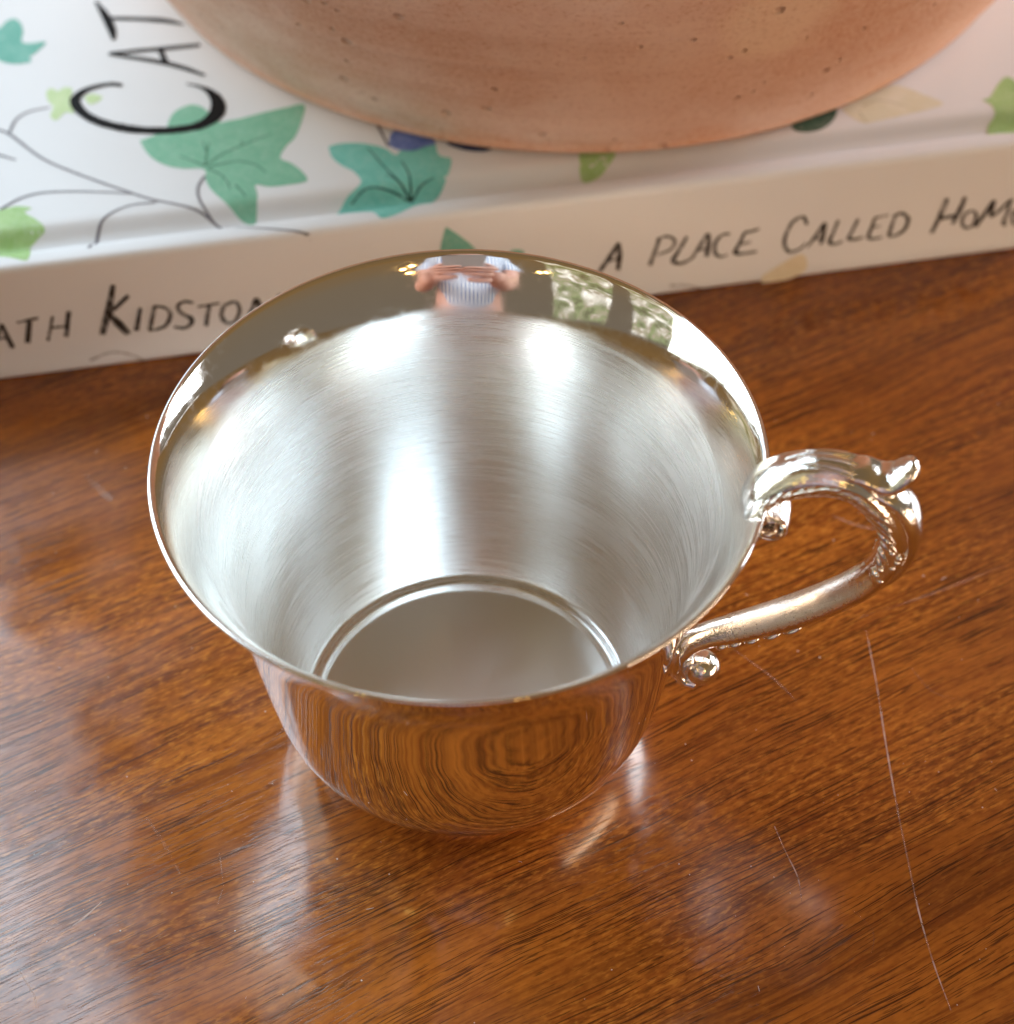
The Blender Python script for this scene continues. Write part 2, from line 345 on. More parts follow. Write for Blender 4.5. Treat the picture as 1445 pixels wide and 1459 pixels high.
VEINS = {
  'leaf_green': ('cover', [[(-29.06, 21.49), (-30.9, 23.02), (-33.44, 25.07)], [(-29.06, 21.49), (-28.49, 25.32), (-28.96, 28.59)], [(-28.49, 25.32), (-27.77, 27.97)], [(-29.06, 21.49), (-25.38, 24.33), (-20.71, 26.62), (-16.56, 28.24)], [(-28.61, 21.02), (-23.65, 21.64), (-20.35, 20.23), (-18.42, 17.53)], [(-28.65, 20.63), (-26.41, 18.27), (-25.42, 15.77)], [(-25.42, 15.77), (-25.2, 14.19)], [(-24.26, 15.16), (-23.25, 13.06), (-22.68, 11.43)], [(-21.74, 26.22), (-22.13, 27.29)]]),
  'leaf_turq': ('cover', [[(6.33, 7.41), (3.18, 13.77), (0.47, 21.01)], [(6.33, 7.41), (6.66, 12.27), (5.91, 16.17)], [(6.33, 7.41), (8.34, 9.48), (10.89, 10.64)], [(6.33, 7.41), (3.06, 9.25), (-0.99, 10.22), (-4.39, 8.22)], [(6.33, 7.41), (4.37, 11.06), (2.55, 13.05)]]),
  'twig': ('cover', [[(3.03, 27.85), (3.46, 25.16), (4.17, 20.73)]]),
  'yellow': ('cover', [[(91.96, 16.02), (95.7, 17.12), (100.01, 14.49)], [(90.91, 14.43), (91.37, 11.23)]]),
  'vine': ('cover', [[(-66.72, 39.57), (-63.59, 37.21), (-58.22, 29.48), (-52.64, 24.16), (-42.98, 16.61), (-38.41, 13.49), (-30.65, 9.41), (-25.84, 4.82), (-19.5, 2.16), (-12.64, 0.14)], [(-63.58, 37.61), (-62.26, 41.39), (-59.74, 43.35), (-56.02, 43.87)], [(-65.89, 31.72), (-62.56, 29.52)], [(-65.72, 16.06), (-62.37, 18.41), (-58.55, 19.34), (-53.34, 18.8), (-46.75, 17.33), (-42.53, 16.15)], [(-50.76, 3.03), (-49.1, 8.5), (-47.09, 11.05), (-43.2, 12.91), (-38.45, 12.98)], [(-29.4, 18.59), (-30.86, 15.45), (-30.7, 11.66), (-28.87, 7.97), (-25.81, 5.18)]]),
  'spvine': ('spine', [[(52.87, 2.51), (55.72, 2.1), (58.05, 1.15), (60.4, 0.01)], [(-54.35, 2.52), (-50.41, 3.8), (-47.2, 2.7), (-44.5, 0.37)]]),
}
LETTERS = [
  ('cover', [[(-42.41, 47.91, 0.61), (-43.6, 48.6, 0.73), (-45.44, 48.85, 0.74), (-48.55, 48.16, 0.98), (-50.46, 46.73, 1.28), (-51.32, 44.61, 1.45), (-50.1, 41.11, 1.39), (-47.23, 37.82, 1.44), (-42.85, 35.11, 1.5), (-38.42, 33.53, 1.43), (-33.94, 32.82, 1.43), (-29.37, 33.18, 1.64), (-26.47, 35.11, 1.98), (-25.28, 37.63, 2.11), (-25.38, 40.68, 1.67), (-26.68, 43.48, 0.91), (-28.4, 45.09, 0.49), (-30.47, 46.25, 0.24)]]),
  ('cover', [[(-44.3, 58.58, 0.49), (-36.78, 58.21, 0.81), (-27.03, 57.95, 0.69)], [(-44.31, 58.32, 0.56), (-35.48, 54.25, 0.8), (-30.99, 51.55, 0.8), (-26.9, 48.16, 0.49)], [(-34.73, 58.35, 0.75), (-33.8, 53.66, 0.74)]]),
  ('cover', [[(-45.93, 76.12, 0.38), (-44.28, 70.79, 1.2), (-43.28, 65.65, 1.13), (-43.13, 62.64, 0.5)], [(-44.31, 70.13, 0.63), (-37.7, 68.53, 0.82), (-33.0, 67.08, 0.94), (-29.63, 65.12, 0.32)]]),
  ('spine', [[(-73.16, 12.95, 0.36), (-74.29, 13.65, 0.42), (-75.65, 11.37, 0.49), (-75.62, 7.79, 0.49), (-73.76, 7.97, 0.36)]]),
  ('spine', [[(-67.88, 14.04, 0.5), (-70.11, 8.86, 0.49)], [(-67.95, 14.05, 0.56), (-67.53, 10.95, 0.71), (-67.07, 8.06, 0.64)], [(-69.29, 10.75, 0.35), (-67.4, 10.67, 0.35)]]),
  ('spine', [[(-65.35, 13.95, 0.35), (-61.45, 14.42, 0.57)], [(-63.1, 13.96, 0.78), (-64.36, 8.86, 0.79)]]),
  ('spine', [[(-59.02, 14.4, 0.43), (-60.77, 8.74, 0.5)], [(-56.06, 15.09, 0.71), (-57.53, 9.19, 0.64)], [(-59.9, 11.74, 0.42), (-56.79, 11.7, 0.43)]]),
  ('spine', [[(-47.64, 19.73, 0.78), (-49.24, 14.32, 1.01), (-51.19, 8.58, 0.87)], [(-45.39, 16.89, 0.65), (-47.7, 14.8, 0.72), (-49.7, 13.14, 0.79)], [(-49.2, 13.31, 0.78), (-47.94, 10.56, 1.22), (-46.65, 7.89, 0.94)]]),
  ('spine', [[(-43.73, 13.77, 0.58), (-45.2, 8.45, 0.73)]]),
  ('spine', [[(-41.14, 13.83, 0.58), (-42.86, 8.15, 0.65)], [(-41.41, 13.77, 0.43), (-39.47, 13.04, 0.5), (-38.77, 11.26, 0.58), (-39.81, 8.89, 0.59), (-41.59, 8.13, 0.51), (-42.93, 8.16, 0.44)]]),
  ('spine', [[(-34.39, 13.38, 0.43), (-36.03, 13.91, 0.58), (-37.26, 12.96, 0.58), (-36.67, 11.15, 0.65), (-35.27, 9.79, 0.73), (-35.43, 8.39, 0.66), (-36.8, 7.6, 0.58), (-38.52, 8.21, 0.44)]]),
  ('spine', [[(-33.81, 12.32, 0.36), (-29.89, 12.51, 0.44)], [(-31.77, 12.32, 0.59), (-32.85, 7.42, 0.59)]]),
  ('spine', [[(-27.58, 12.46, 0.58), (-29.16, 11.62, 0.66), (-29.84, 9.46, 0.66), (-29.12, 7.49, 0.67), (-27.6, 7.64, 0.59), (-26.57, 9.91, 0.59), (-26.77, 11.97, 0.51), (-27.72, 12.54, 0.44)]]),
  ('spine', [[(-25.06, 8.53, 0.44), (-24.21, 10.27, 0.66), (-23.27, 12.28, 0.73), (-22.57, 8.97, 0.82), (-21.64, 6.76, 0.6), (-20.41, 9.87, 0.45), (-19.02, 12.92, 0.44)]]),
  ('spine', [[(42.73, 14.92, 0.56), (41.04, 11.64, 0.72), (39.07, 8.01, 0.67)], [(42.65, 14.75, 0.72), (42.97, 11.86, 0.84), (42.81, 8.29, 0.62)], [(40.52, 10.76, 0.39), (42.85, 11.16, 0.39)]]),
  ('spine', [[(50.3, 14.86, 0.55), (49.61, 11.85, 0.56), (48.79, 8.46, 0.62)], [(49.76, 14.59, 0.44), (51.67, 14.99, 0.5), (53.17, 13.76, 0.5), (52.53, 11.73, 0.45), (49.94, 10.79, 0.39)]]),
  ('spine', [[(55.44, 14.28, 0.5), (54.09, 11.12, 0.62), (53.1, 8.76, 0.73), (54.82, 7.93, 0.63), (56.73, 8.81, 0.39)]]),
  ('spine', [[(56.73, 8.81, 0.45), (57.96, 11.56, 0.56), (59.32, 14.26, 0.56), (59.63, 11.65, 0.68), (59.42, 8.81, 0.63)], [(57.46, 10.64, 0.34), (59.54, 10.87, 0.34)]]),
  ('spine', [[(63.53, 13.69, 0.45), (62.01, 13.58, 0.51), (60.87, 11.8, 0.57), (61.04, 9.44, 0.57), (62.09, 8.37, 0.51), (63.48, 8.57, 0.34)]]),
  ('spine', [[(66.32, 13.59, 0.45), (65.54, 11.05, 0.57), (64.87, 8.82, 0.68), (66.88, 8.38, 0.51), (68.98, 8.51, 0.46)], [(66.18, 13.61, 0.45), (67.57, 13.64, 0.51), (69.08, 14.04, 0.39)], [(65.56, 10.86, 0.4), (67.78, 11.11, 0.4)]]),
  ('spine', [[(78.05, 13.56, 0.52), (77.23, 15.41, 0.58), (75.39, 14.79, 0.58), (74.25, 11.76, 0.58), (74.25, 9.12, 0.59), (75.48, 7.28, 0.59), (77.35, 7.8, 0.45), (78.35, 9.07, 0.32)]]),
  ('spine', [[(78.63, 7.92, 0.46), (80.11, 10.61, 0.58), (81.48, 13.3, 0.58), (81.53, 10.79, 0.72), (81.27, 8.19, 0.59)], [(79.4, 9.71, 0.33), (81.63, 9.88, 0.32)]]),
  ('spine', [[(84.0, 13.62, 0.52), (83.42, 11.1, 0.52), (82.91, 8.45, 0.66), (84.26, 7.9, 0.52), (85.44, 8.33, 0.39)]]),
  ('spine', [[(87.85, 13.41, 0.52), (87.13, 10.91, 0.52), (86.58, 8.76, 0.59), (88.07, 8.44, 0.59), (89.32, 8.72, 0.39)]]),
  ('spine', [[(91.08, 13.22, 0.45), (90.68, 10.74, 0.53), (90.4, 8.39, 0.6), (92.01, 7.96, 0.53), (93.11, 8.2, 0.4)], [(91.03, 13.11, 0.39), (93.55, 13.39, 0.39)], [(90.67, 10.87, 0.33), (92.42, 10.99, 0.33)]]),
  ('spine', [[(94.95, 13.01, 0.53), (94.62, 10.72, 0.53), (94.3, 8.25, 0.6)], [(94.58, 12.95, 0.46), (96.12, 13.39, 0.59), (97.56, 11.88, 0.66), (97.31, 9.48, 0.6), (95.87, 8.16, 0.53), (94.27, 8.01, 0.4)]]),
  ('spine', [[(104.54, 15.59, 0.73), (103.79, 11.7, 0.79), (102.73, 7.47, 0.67)], [(108.04, 15.44, 0.66), (107.41, 12.34, 0.8), (106.52, 9.15, 0.6)], [(103.59, 10.84, 0.66), (106.94, 11.2, 0.67)]]),
  ('spine', [[(109.91, 11.94, 0.47), (108.58, 11.14, 0.53), (108.41, 9.14, 0.54), (109.46, 7.7, 0.54), (110.69, 8.16, 0.47), (110.98, 10.36, 0.47), (110.24, 11.89, 0.4)]]),
  ('spine', [[(111.28, 7.58, 0.74), (112.45, 10.33, 0.74), (113.81, 13.42, 0.73), (113.78, 11.74, 0.74), (114.0, 9.88, 0.67), (115.56, 11.26, 0.61), (117.31, 13.28, 0.53), (117.01, 10.42, 0.6), (116.77, 7.69, 0.61), (117.44, 7.09, 0.41)]]),
  ('spine', [[(119.35, 11.07, 0.47), (118.36, 10.21, 0.54), (118.4, 8.17, 0.55), (119.26, 7.0, 0.47), (120.5, 7.42, 0.34)], [(118.47, 9.58, 0.34), (119.74, 9.79, 0.34)]]),
]

# ------------------------------------------------------------------ object helpers
def link(o, parent=None):
    sc.collection.objects.link(o)
    if parent: o.parent = parent
    return o
def mesh_obj(name, verts, faces, mats, parent=None, smooth=True, fmat=None):
    me = bpy.data.meshes.new(name)
    me.from_pydata([tuple(v) for v in verts], [], faces)
    for mt in (mats if isinstance(mats, (list, tuple)) else [mats]): me.materials.append(mt)
    me.polygons.foreach_set('use_smooth', [smooth] * len(me.polygons))
    if fmat: me.polygons.foreach_set('material_index', fmat)
    me.update()
    return link(bpy.data.objects.new(name, me), parent)
def bm_obj(name, bm, mats, parent=None, smooth=True):
    me = bpy.data.meshes.new(name); bm.to_mesh(me); bm.free()
    for mt in (mats if isinstance(mats, (list, tuple)) else [mats]): me.materials.append(mt)
    me.polygons.foreach_set('use_smooth', [smooth] * len(me.polygons))
    return link(bpy.data.objects.new(name, me), parent)
def thing(name, label, cat, loc=(0, 0, 0)):
    o = bpy.data.objects.new(name, None); o.location = Vector(loc) * MM
    o.empty_display_size = 0.02
    o['label'] = label; o['category'] = cat
    return link(o)
def catmull(pts, n):
    """smooth curve through points of any dimension, n steps per span"""
    pts = [tuple(map(float, p)) for p in pts]
    P = [tuple(2 * a - b for a, b in zip(pts[0], pts[1]))] + pts + [tuple(2 * a - b for a, b in zip(pts[-1], pts[-2]))]
    out = []
    for i in range(1, len(P) - 2):
        for k in range(n):
            t = k / n; t2 = t * t; t3 = t2 * t
            out.append(tuple(0.5 * (2 * b + (c - a) * t + (2 * a - 5 * b + 4 * c - d) * t2 + (3 * b - a - 3 * c + d) * t3)
                             for a, b, c, d in zip(P[i - 1], P[i], P[i + 1], P[i + 2])))
    out.append(pts[-1])
    return out
def lathe(profile, seg, closed=False):
    """profile of (r, z) in mm -> verts, faces; points on the axis become poles"""
    V, F, rows, tag = [], [], [], []
    for r, z in profile:
        if r < 1e-6:
            V.append(Vector((0, 0, z)) * MM); rows.append([len(V) - 1] * seg)
        else:
            row = []
            for k in range(seg):
                a = 2 * math.pi * k / seg
                V.append(Vector((r * math.cos(a), r * math.sin(a), z)) * MM); row.append(len(V) - 1)
            rows.append(row)
    n = len(rows)
    for i in range(n if closed else n - 1):
        A, B = rows[i], rows[(i + 1) % n]
        for k in range(seg):
            f = [A[k], A[(k + 1) % seg], B[(k + 1) % seg], B[k]]
            f = list(dict.fromkeys(f))
            if len(f) > 2: F.append(f); tag.append(i)
    return V, F, tag
def sweep(path, seg=20, side=Vector((0, 1, 0)), caps=True, shape=None):
    """path of (x, y, z, a, b): a = half size in the bending plane, b = half size along side"""
    P = [Vector(p[:3]) for p in path]; V, F = [], []
    n = len(P); row0 = None
    for i, p in enumerate(P):
        t = (P[min(i + 1, n - 1)] - P[max(i - 1, 0)]).normalized()
        s = (side - t * side.dot(t)).normalized(); w = t.cross(s)
        a, b = path[i][3], path[i][4]
        for k in range(seg):
            th = 2 * math.pi * k / seg
            c, d = math.cos(th), math.sin(th)
            f = shape(i / (n - 1), th) if shape else 1.0
            V.append((p + w * (a * c * f) + s * (b * d * f)) * MM)
        if i:
            for k in range(seg):
                F.append([(i - 1) * seg + k, (i - 1) * seg + (k + 1) % seg, i * seg + (k + 1) % seg, i * seg + k])
    if caps:
        F.append(list(range(seg))[::-1]); F.append([(n - 1) * seg + k for k in range(seg)])
    return V, F
def join(parts):
    V, F = [], []
    for v, f in parts:
        o = len(V); V += v; F += [[i + o for i in q] for q in f]
    return V, F
def blob(c, ax, seg=14, ring=9):
    """ellipsoid: centre in mm, three half axes as vectors in mm"""
    V, F = [], []
    c = Vector(c)
    for i in range(ring + 1):
        ph = math.pi * i / ring
        for k in range(seg):
            th = 2 * math.pi * k / seg
            V.append((c + ax[0] * (math.sin(ph) * math.cos(th)) + ax[1] * (math.sin(ph) * math.sin(th)) + ax[2] * math.cos(ph)) * MM)
    for i in range(ring):
        for k in range(seg):
            F.append([i * seg + k, i * seg + (k + 1) % seg, (i + 1) * seg + (k + 1) % seg, (i + 1) * seg + k])
    return V, F

def leaflet(c, e, nrm, d, seg=16, ring=12):
    """a small carved leaf: pointed at the tip, a sharp keel along its back, hollow flanks"""
    V, F = [], []
    c = Vector(c)
    for i in range(ring + 1):
        t = i / ring; w = math.sin(math.pi * t ** 0.72) ** 0.8 * (1 - 0.35 * t)
        for k in range(seg):
            a = 2 * math.pi * k / seg; s = math.sin(a)
            up = s * (abs(s) ** 0.9)
            V.append((c + d * (2 * t - 1) + e * (w * math.cos(a)) + nrm * (w * (0.75 * up + 0.25 * s))) * MM)
    for i in range(ring):
        for k in range(seg):
            F.append([i * seg + k, i * seg + (k + 1) % seg, (i + 1) * seg + (k + 1) % seg, (i + 1) * seg + k])
    return V, F

# ------------------------------------------------------------------ table
WOOD = mat_wood()
def build_table():
    t = thing('wooden_table', 'polished reddish brown wooden table with fine scratches under the silver cup', 'table', (0, 0, 0))
    bm = bmesh.new()
    bmesh.ops.create_cube(bm, size=1)
    for v in bm.verts: v.co = Vector((v.co.x * 1.7, v.co.y * 0.98 + 0.13, v.co.z * 0.028 - 0.014))
    bmesh.ops.bevel(bm, geom=bm.edges[:], offset=0.004, segments=3, affect='EDGES')
    bm_obj('tabletop', bm, WOOD, t, smooth=False)
    sm = NT('pale_scratch'); p = sm.vec(sm.obj(), (1000, 1000, 1000))
    SM = sm.set(Base_Color=(0.62, 0.42, 0.34), Roughness=0.5, Alpha=sm.smooth(sm.noise(p, 0.16, 3, 0.6), 0.30, 0.68, 0.18, 0.75))
    sf = NT('faint_scratch'); p = sf.vec(sf.obj(), (1000, 1000, 1000))
    SF = sf.set(Base_Color=(0.55, 0.34, 0.26), Roughness=0.5, Alpha=sf.smooth(sf.noise(p, 0.14, 3, 0.6), 0.32, 0.72, 0.02, 0.32))
    scr = [
        ([(64.3, 15.4), (64.6, 4.1), (64.6, -6.7), (64.8, -18.3), (65.2, -28.2), (65.6, -36.5), (66.5, -44.6), (67.9, -52.3)], 0.26, SM),
        ([(90.6, 29.9), (76.2, 23.3), (63.5, 18.4)], 0.55, SF),
        ([(46.0, -21.5), (47.3, -26.2), (48.6, -30.4), (48.8, -34.6)], 0.22, SM),
        ([(-48.4, -18.8), (-45.2, -23.8), (-42.5, -28.7)], 0.55, SF),
        ([(-58.7, -38.3), (-56.2, -36.4), (-53.5, -33.3)], 0.28, SM),
        ([(-66.8, 52.1), (-62.5, 47.1), (-61.2, 45.9)], 1.3, SF),
        ([(42.5, 12.1), (48.2, 6.4), (51.6, 1.6)], 0.5, SF),
        ([(-64.0, -44.5), (-61.5, -48.0), (-60.8, -50.0)], 0.25, SM),
        ([(61.5, 40.5), (66.2, 38.0), (70.0, 37.5)], 0.6, SF),
        ([(56.0, -36.0), (58.5, -39.5), (58.0, -43.0)], 0.16, SF),
        ([(-37.0, -25.0), (-36.0, -30.5), (-36.5, -34.0)], 0.20, SF),
        ([(70.5, 8.0), (73.5, 3.0), (79.0, 1.5)], 0.35, SF),
    ]
    for pts, w, mt in scr:
        c = catmull(pts, 12); V, F = [], []
        n = len(c)
        for i, q in enumerate(c):
            a = Vector(c[max(i - 1, 0)]); b = Vector(c[min(i + 1, n - 1)]); d = (b - a).normalized()
            nn = Vector((-d.y, d.x)); hw = w / 2 * (0.25 + 0.75 * math.sin(math.pi * min(max(i / (n - 1), 0.04), 0.96)) ** 0.5) * random.uniform(0.8, 1.15)
            for s in (-1, 1): V.append(Vector((q[0] + nn.x * hw * s, q[1] + nn.y * hw * s, 0.02)) * MM)
            if i: F.append([2 * i - 2, 2 * i - 1, 2 * i + 1, 2 * i])
        mesh_obj('scratch', V, F, mt, t)
    # dust: specks and short lint lying on the polish
    rnd = random.Random(11); V, F = [], []
    for k in range(240):
        x, y = rnd.uniform(-95, 110), rnd.uniform(-68, 70)
        if math.hypot(x, y) < 24: continue
        r = rnd.choice((0.05, 0.07, 0.07, 0.10, 0.13)) * rnd.uniform(0.8, 1.3); n = 6; b0 = len(V)
        st_ = rnd.choice((1, 1, 1, 1, 5)); an = rnd.uniform(0, 3.14)
        for i in range(n):
            a = 2 * math.pi * i / n; px, py = r * st_ * math.cos(a) * rnd.uniform(.7, 1.2), r * (1 if st_ == 1 else 0.45) * math.sin(a)
            V.append(Vector((x + px * math.cos(an) - py * math.sin(an), y + px * math.sin(an) + py * math.cos(an), 0.03)) * MM)
        V.append(Vector((x, y, 0.03 + r * 0.5)) * MM)
        for i in range(n): F.append([b0 + i, b0 + (i + 1) % n, b0 + n])
    d = mesh_obj('dust', V, F, simple('pale_dust', (0.55, 0.47, 0.42), 0.9), t); d['kind'] = 'stuff'
    return t
build_table()

# ------------------------------------------------------------------ book
AZ, OFF, TH = 0.17095, 88.318, 25.9087
BU = Vector((math.cos(AZ), math.sin(AZ), 0)); BN = Vector((-math.sin(AZ), math.cos(AZ), 0))
U0, U1, DEPTH = -112.0, 134.0, 196.0
# height of the cover's top over distance w from the spine
TOP = catmull([(0.0, 23.9), (0.12, 24.8), (0.55, 25.55), (1.4, 25.92), (3.4, 25.75), (5.0, 24.9), (6.2, 23.75), (7.0, 23.45), (8.2, 24.0), (9.8, 25.35), (11.4, 25.9), (15.0, 25.95), (30.0, 25.95), (DEPTH, 25.95)], 8)
def top_z(w):
    for (a, za), (b, zb) in zip(TOP, TOP[1:]):
        if w <= b: return za + (zb - za) * (w - a) / max(b - a, 1e-9) if b > a else zb
    return 25.95
def on_cover(u, w, lift=0.06): return (BU * u + BN * (OFF + w) + Vector((0, 0, top_z(max(w, 0.0)) + lift))) * MM
def bulge(v): return -0.35 * math.sin(math.pi * min(max(v / 24.5, 0), 1))
def on_spine(u, v, lift=0.06): return (BU * u + BN * (OFF + bulge(v) - lift) + Vector((0, 0, v))) * MM
def build_book():
    b = thing('hardback_book', 'white hardback book printed with ivy leaves lying under the terracotta pot', 'book', (0, 0, 0))
    cov = mat_cover()
    prof = [(w, z) for w, z in TOP]
    spine = [(bulge(v), v) for v in [24.0 * k / 14 for k in range(14, -1, -1)] if 1.0 < v < 23.6]
    bottom = [(0.15, 0.7), (0.6, 0.12), (1.4, 0.0), (DEPTH, 0.0)]
    inner = [(DEPTH, 2.4), (4.0, 2.4), (2.6, 3.5), (2.6, 21.6), (7.2, 21.2), (12.0, 23.5), (DEPTH, 23.5)]
    loop = prof[::-1] + spine + bottom + inner
    V, F = [], []
    n = len(loop); us = [U0, (U0 + U1) / 2, U1]
    for u in us:
        for w, z in loop: V.append((BU * u + BN * (OFF + w) + Vector((0, 0, z))) * MM)
    for j in range(2):
        for i in range(n):
            F.append([j * n + i, (j + 1) * n + i, (j + 1) * n + (i + 1) % n, j * n + (i + 1) % n])
    F.append(list(range(n))); F.append([2 * n + i for i in range(n)][::-1])
    c = mesh_obj('cover', V, F, cov, b)
    c.data.polygons[-1].use_smooth = False; c.data.polygons[-2].use_smooth = False
    mo = c.modifiers.new('edges', 'EDGE_SPLIT'); mo.split_angle = R(50)
    # pages
    V = []
    for u in (U0 + 3, U1 - 3):
        for w, z in ((3.0, 2.5), (DEPTH - 4, 2.5), (DEPTH - 4, 23.4), (13, 23.4), (3.0, 21.4)):
            V.append((BU * u + BN * (OFF + w) + Vector((0, 0, z))) * MM)
    F = [[0, 1, 2, 3, 4], [9, 8, 7, 6, 5]] + [[i, i + 5, (i + 1) % 5 + 5, (i + 1) % 5] for i in range(5)]
    pg = NT('page_edges'); q = pg.vec(pg.obj(), (1000, 1000, 1000))
    PG = pg.set(Base_Color=pg.mix(pg.noise(pg.vec(q, (0.01, 0.01, 6)), 1, 2), (0.62, 0.58, 0.50), (0.80, 0.77, 0.70)), Roughness=0.8)
    mesh_obj('page_block', V, F, PG, b, smooth=False)
    # printed leaves, cut fine enough to follow the hinge groove
    PR = {
        'leaf_green': mat_print('print_sea_green', (0.185, 0.480, 0.330), (0.235, 0.540, 0.385)),
        'leaf_turq': mat_print('print_turquoise', (0.155, 0.560, 0.500), (0.215, 0.640, 0.580)),
        'blue': mat_print('print_blue', (0.06, 0.12, 0.42), (0.20, 0.28, 0.66)),
        'navy': mat_print('print_navy', (0.012, 0.020, 0.09), (0.02, 0.03, 0.12)),
        'lime': mat_print('print_lime', (0.33, 0.55, 0.20), (0.42, 0.63, 0.28)),
        'pale_lime': mat_print('print_pale_lime', (0.50, 0.66, 0.32), (0.60, 0.74, 0.44)),
        'yellow': mat_print('print_straw', (0.70, 0.67, 0.50), (0.77, 0.74, 0.61)),
        'darkgreen': mat_print('print_dark_green', (0.03, 0.09, 0.06), (0.06, 0.15, 0.10)),
        'teal': mat_print('print_teal', (0.11, 0.40, 0.32), (0.17, 0.47, 0.39)),
        'beige': mat_print('print_ochre', (0.69, 0.60, 0.41), (0.75, 0.68, 0.52)),
    }
    pick = {'lime_left': 'lime', 'lime_right': 'lime', 'olive': 'lime', 'limeflower': 'pale_lime', 'limeflower2': 'pale_lime', 'teal_left': 'teal', 'sp_green': 'teal', 'sp_green2': 'teal', 'sp_beige': 'beige'}
    for k, (where, pts) in LEAVES.items():
        lift = {'blue': 0.09, 'navy': 0.10}.get(k, 0.05)
        # rounded outline, kept corner-true at the tips
        sm = catmull(pts + [pts[0]], 3)[:-1]
        bm = bmesh.new()
        f = bm.faces.new([bm.verts.new((x, y, 0)) for x, y in sm])
        bmesh.ops.triangulate(bm, faces=[f])
        for _ in range(4):
            es = [e for e in bm.edges if e.calc_length() > 1.3]
            if not es: break
            bmesh.ops.subdivide_edges(bm, edges=es, cuts=1)
            bmesh.ops.triangulate(bm, faces=bm.faces[:])
        fn = on_cover if where == 'cover' else on_spine
        for v in bm.verts: v.co = fn(v.co.x, v.co.y, lift)
        bmesh.ops.recalc_face_normals(bm, faces=bm.faces[:])
        bm_obj('printed_leaf', bm, PR[pick.get(k, k)], b)
    vein = {'leaf_green': mat_ink('vein_green', (0.05, 0.19, 0.12), 0.3, 0.6, 0.35), 'leaf_turq': mat_ink('vein_teal', (0.02, 0.09, 0.08), 0.3, 0.6, 0.3),
            'yellow': mat_ink('vein_straw', (0.42, 0.38, 0.22), 0.3, 0.6, 0.3), 'vine': mat_ink('vine_grey', (0.20, 0.19, 0.22), 0.25, 0.55, 0.5),
            'twig': mat_ink('twig', (0.05, 0.04, 0.06), 0.25, 0.55, 0.7), 'spvine': mat_ink('spine_vine', (0.22, 0.16, 0.14), 0.3, 0.7, 0.2)}
    width = {'leaf_green': 0.34, 'leaf_turq': 0.42, 'yellow': 0.22, 'vine': 0.62, 'twig': 0.6, 'spvine': 0.5}
    def ribbon(pts, fn, lift):
        """pts (x, y, width)"""
        c = catmull(pts, 10); V, F = [], []; n = len(c)
        for i, q in enumerate(c):
            a = Vector(c[max(i - 1, 0)][:2]); d = (Vector(c[min(i + 1, n - 1)][:2]) - a)
            d = d.normalized() if d.length > 1e-9 else Vector((1, 0))
            nn = Vector((-d.y, d.x)); hw = max(q[2], 0.05) / 2
            hw *= 0.92 + 0.16 * random.random()
            for s in (-1, 1): V.append(fn(q[0] + nn.x * hw * s, q[1] + nn.y * hw * s, lift))
            if i: F.append([2 * i - 2, 2 * i - 1, 2 * i + 1, 2 * i])
        return V, F
    for k, (where, lines) in VEINS.items():
        fn = on_cover if where == 'cover' else on_spine
        for l in lines:
            w = width[k]
            pts = [(x, y, w * (1.5 if k == 'vine' and i == len(l) - 1 and len(l) == 5 and l[0][1] < 6 else 1.0) * (1 - 0.45 * i / (len(l) - 1))) for i, (x, y) in enumerate(l)]
            V, F = ribbon(pts, fn, 0.08)
            mesh_obj('printed_stem' if k in ('vine', 'twig', 'spvine') else 'printed_vein', V, F, vein[k], b)
    black = mat_ink('cover_lettering_ink', (0.005, 0.005, 0.006), 0.1, 0.2, 1.0)
    next(n for n in black.node_tree.nodes if n.type == 'BSDF_PRINCIPLED').inputs['Specular IOR Level'].default_value = 0.15
    dry = mat_ink('spine_lettering_ink', (0.026, 0.022, 0.018), 0.34, 0.56, 0.45, 1.5)
    nl = 0
    for where, strokes in LETTERS:
        fn = on_cover if where == 'cover' else on_spine
        parts = []
        for i, s in enumerate(strokes):
            k = 1.4 if where == 'cover' else 1.2
            pts = [(x, y, w * k) for x, y, w in s]
            parts.append(ribbon(pts, fn, 0.12 + 0.012 * i))
        V, F = join(parts)
        mesh_obj('printed_letter', V, F, black if where == 'cover' else dry, b)
        nl += 1
    return b
build_book()

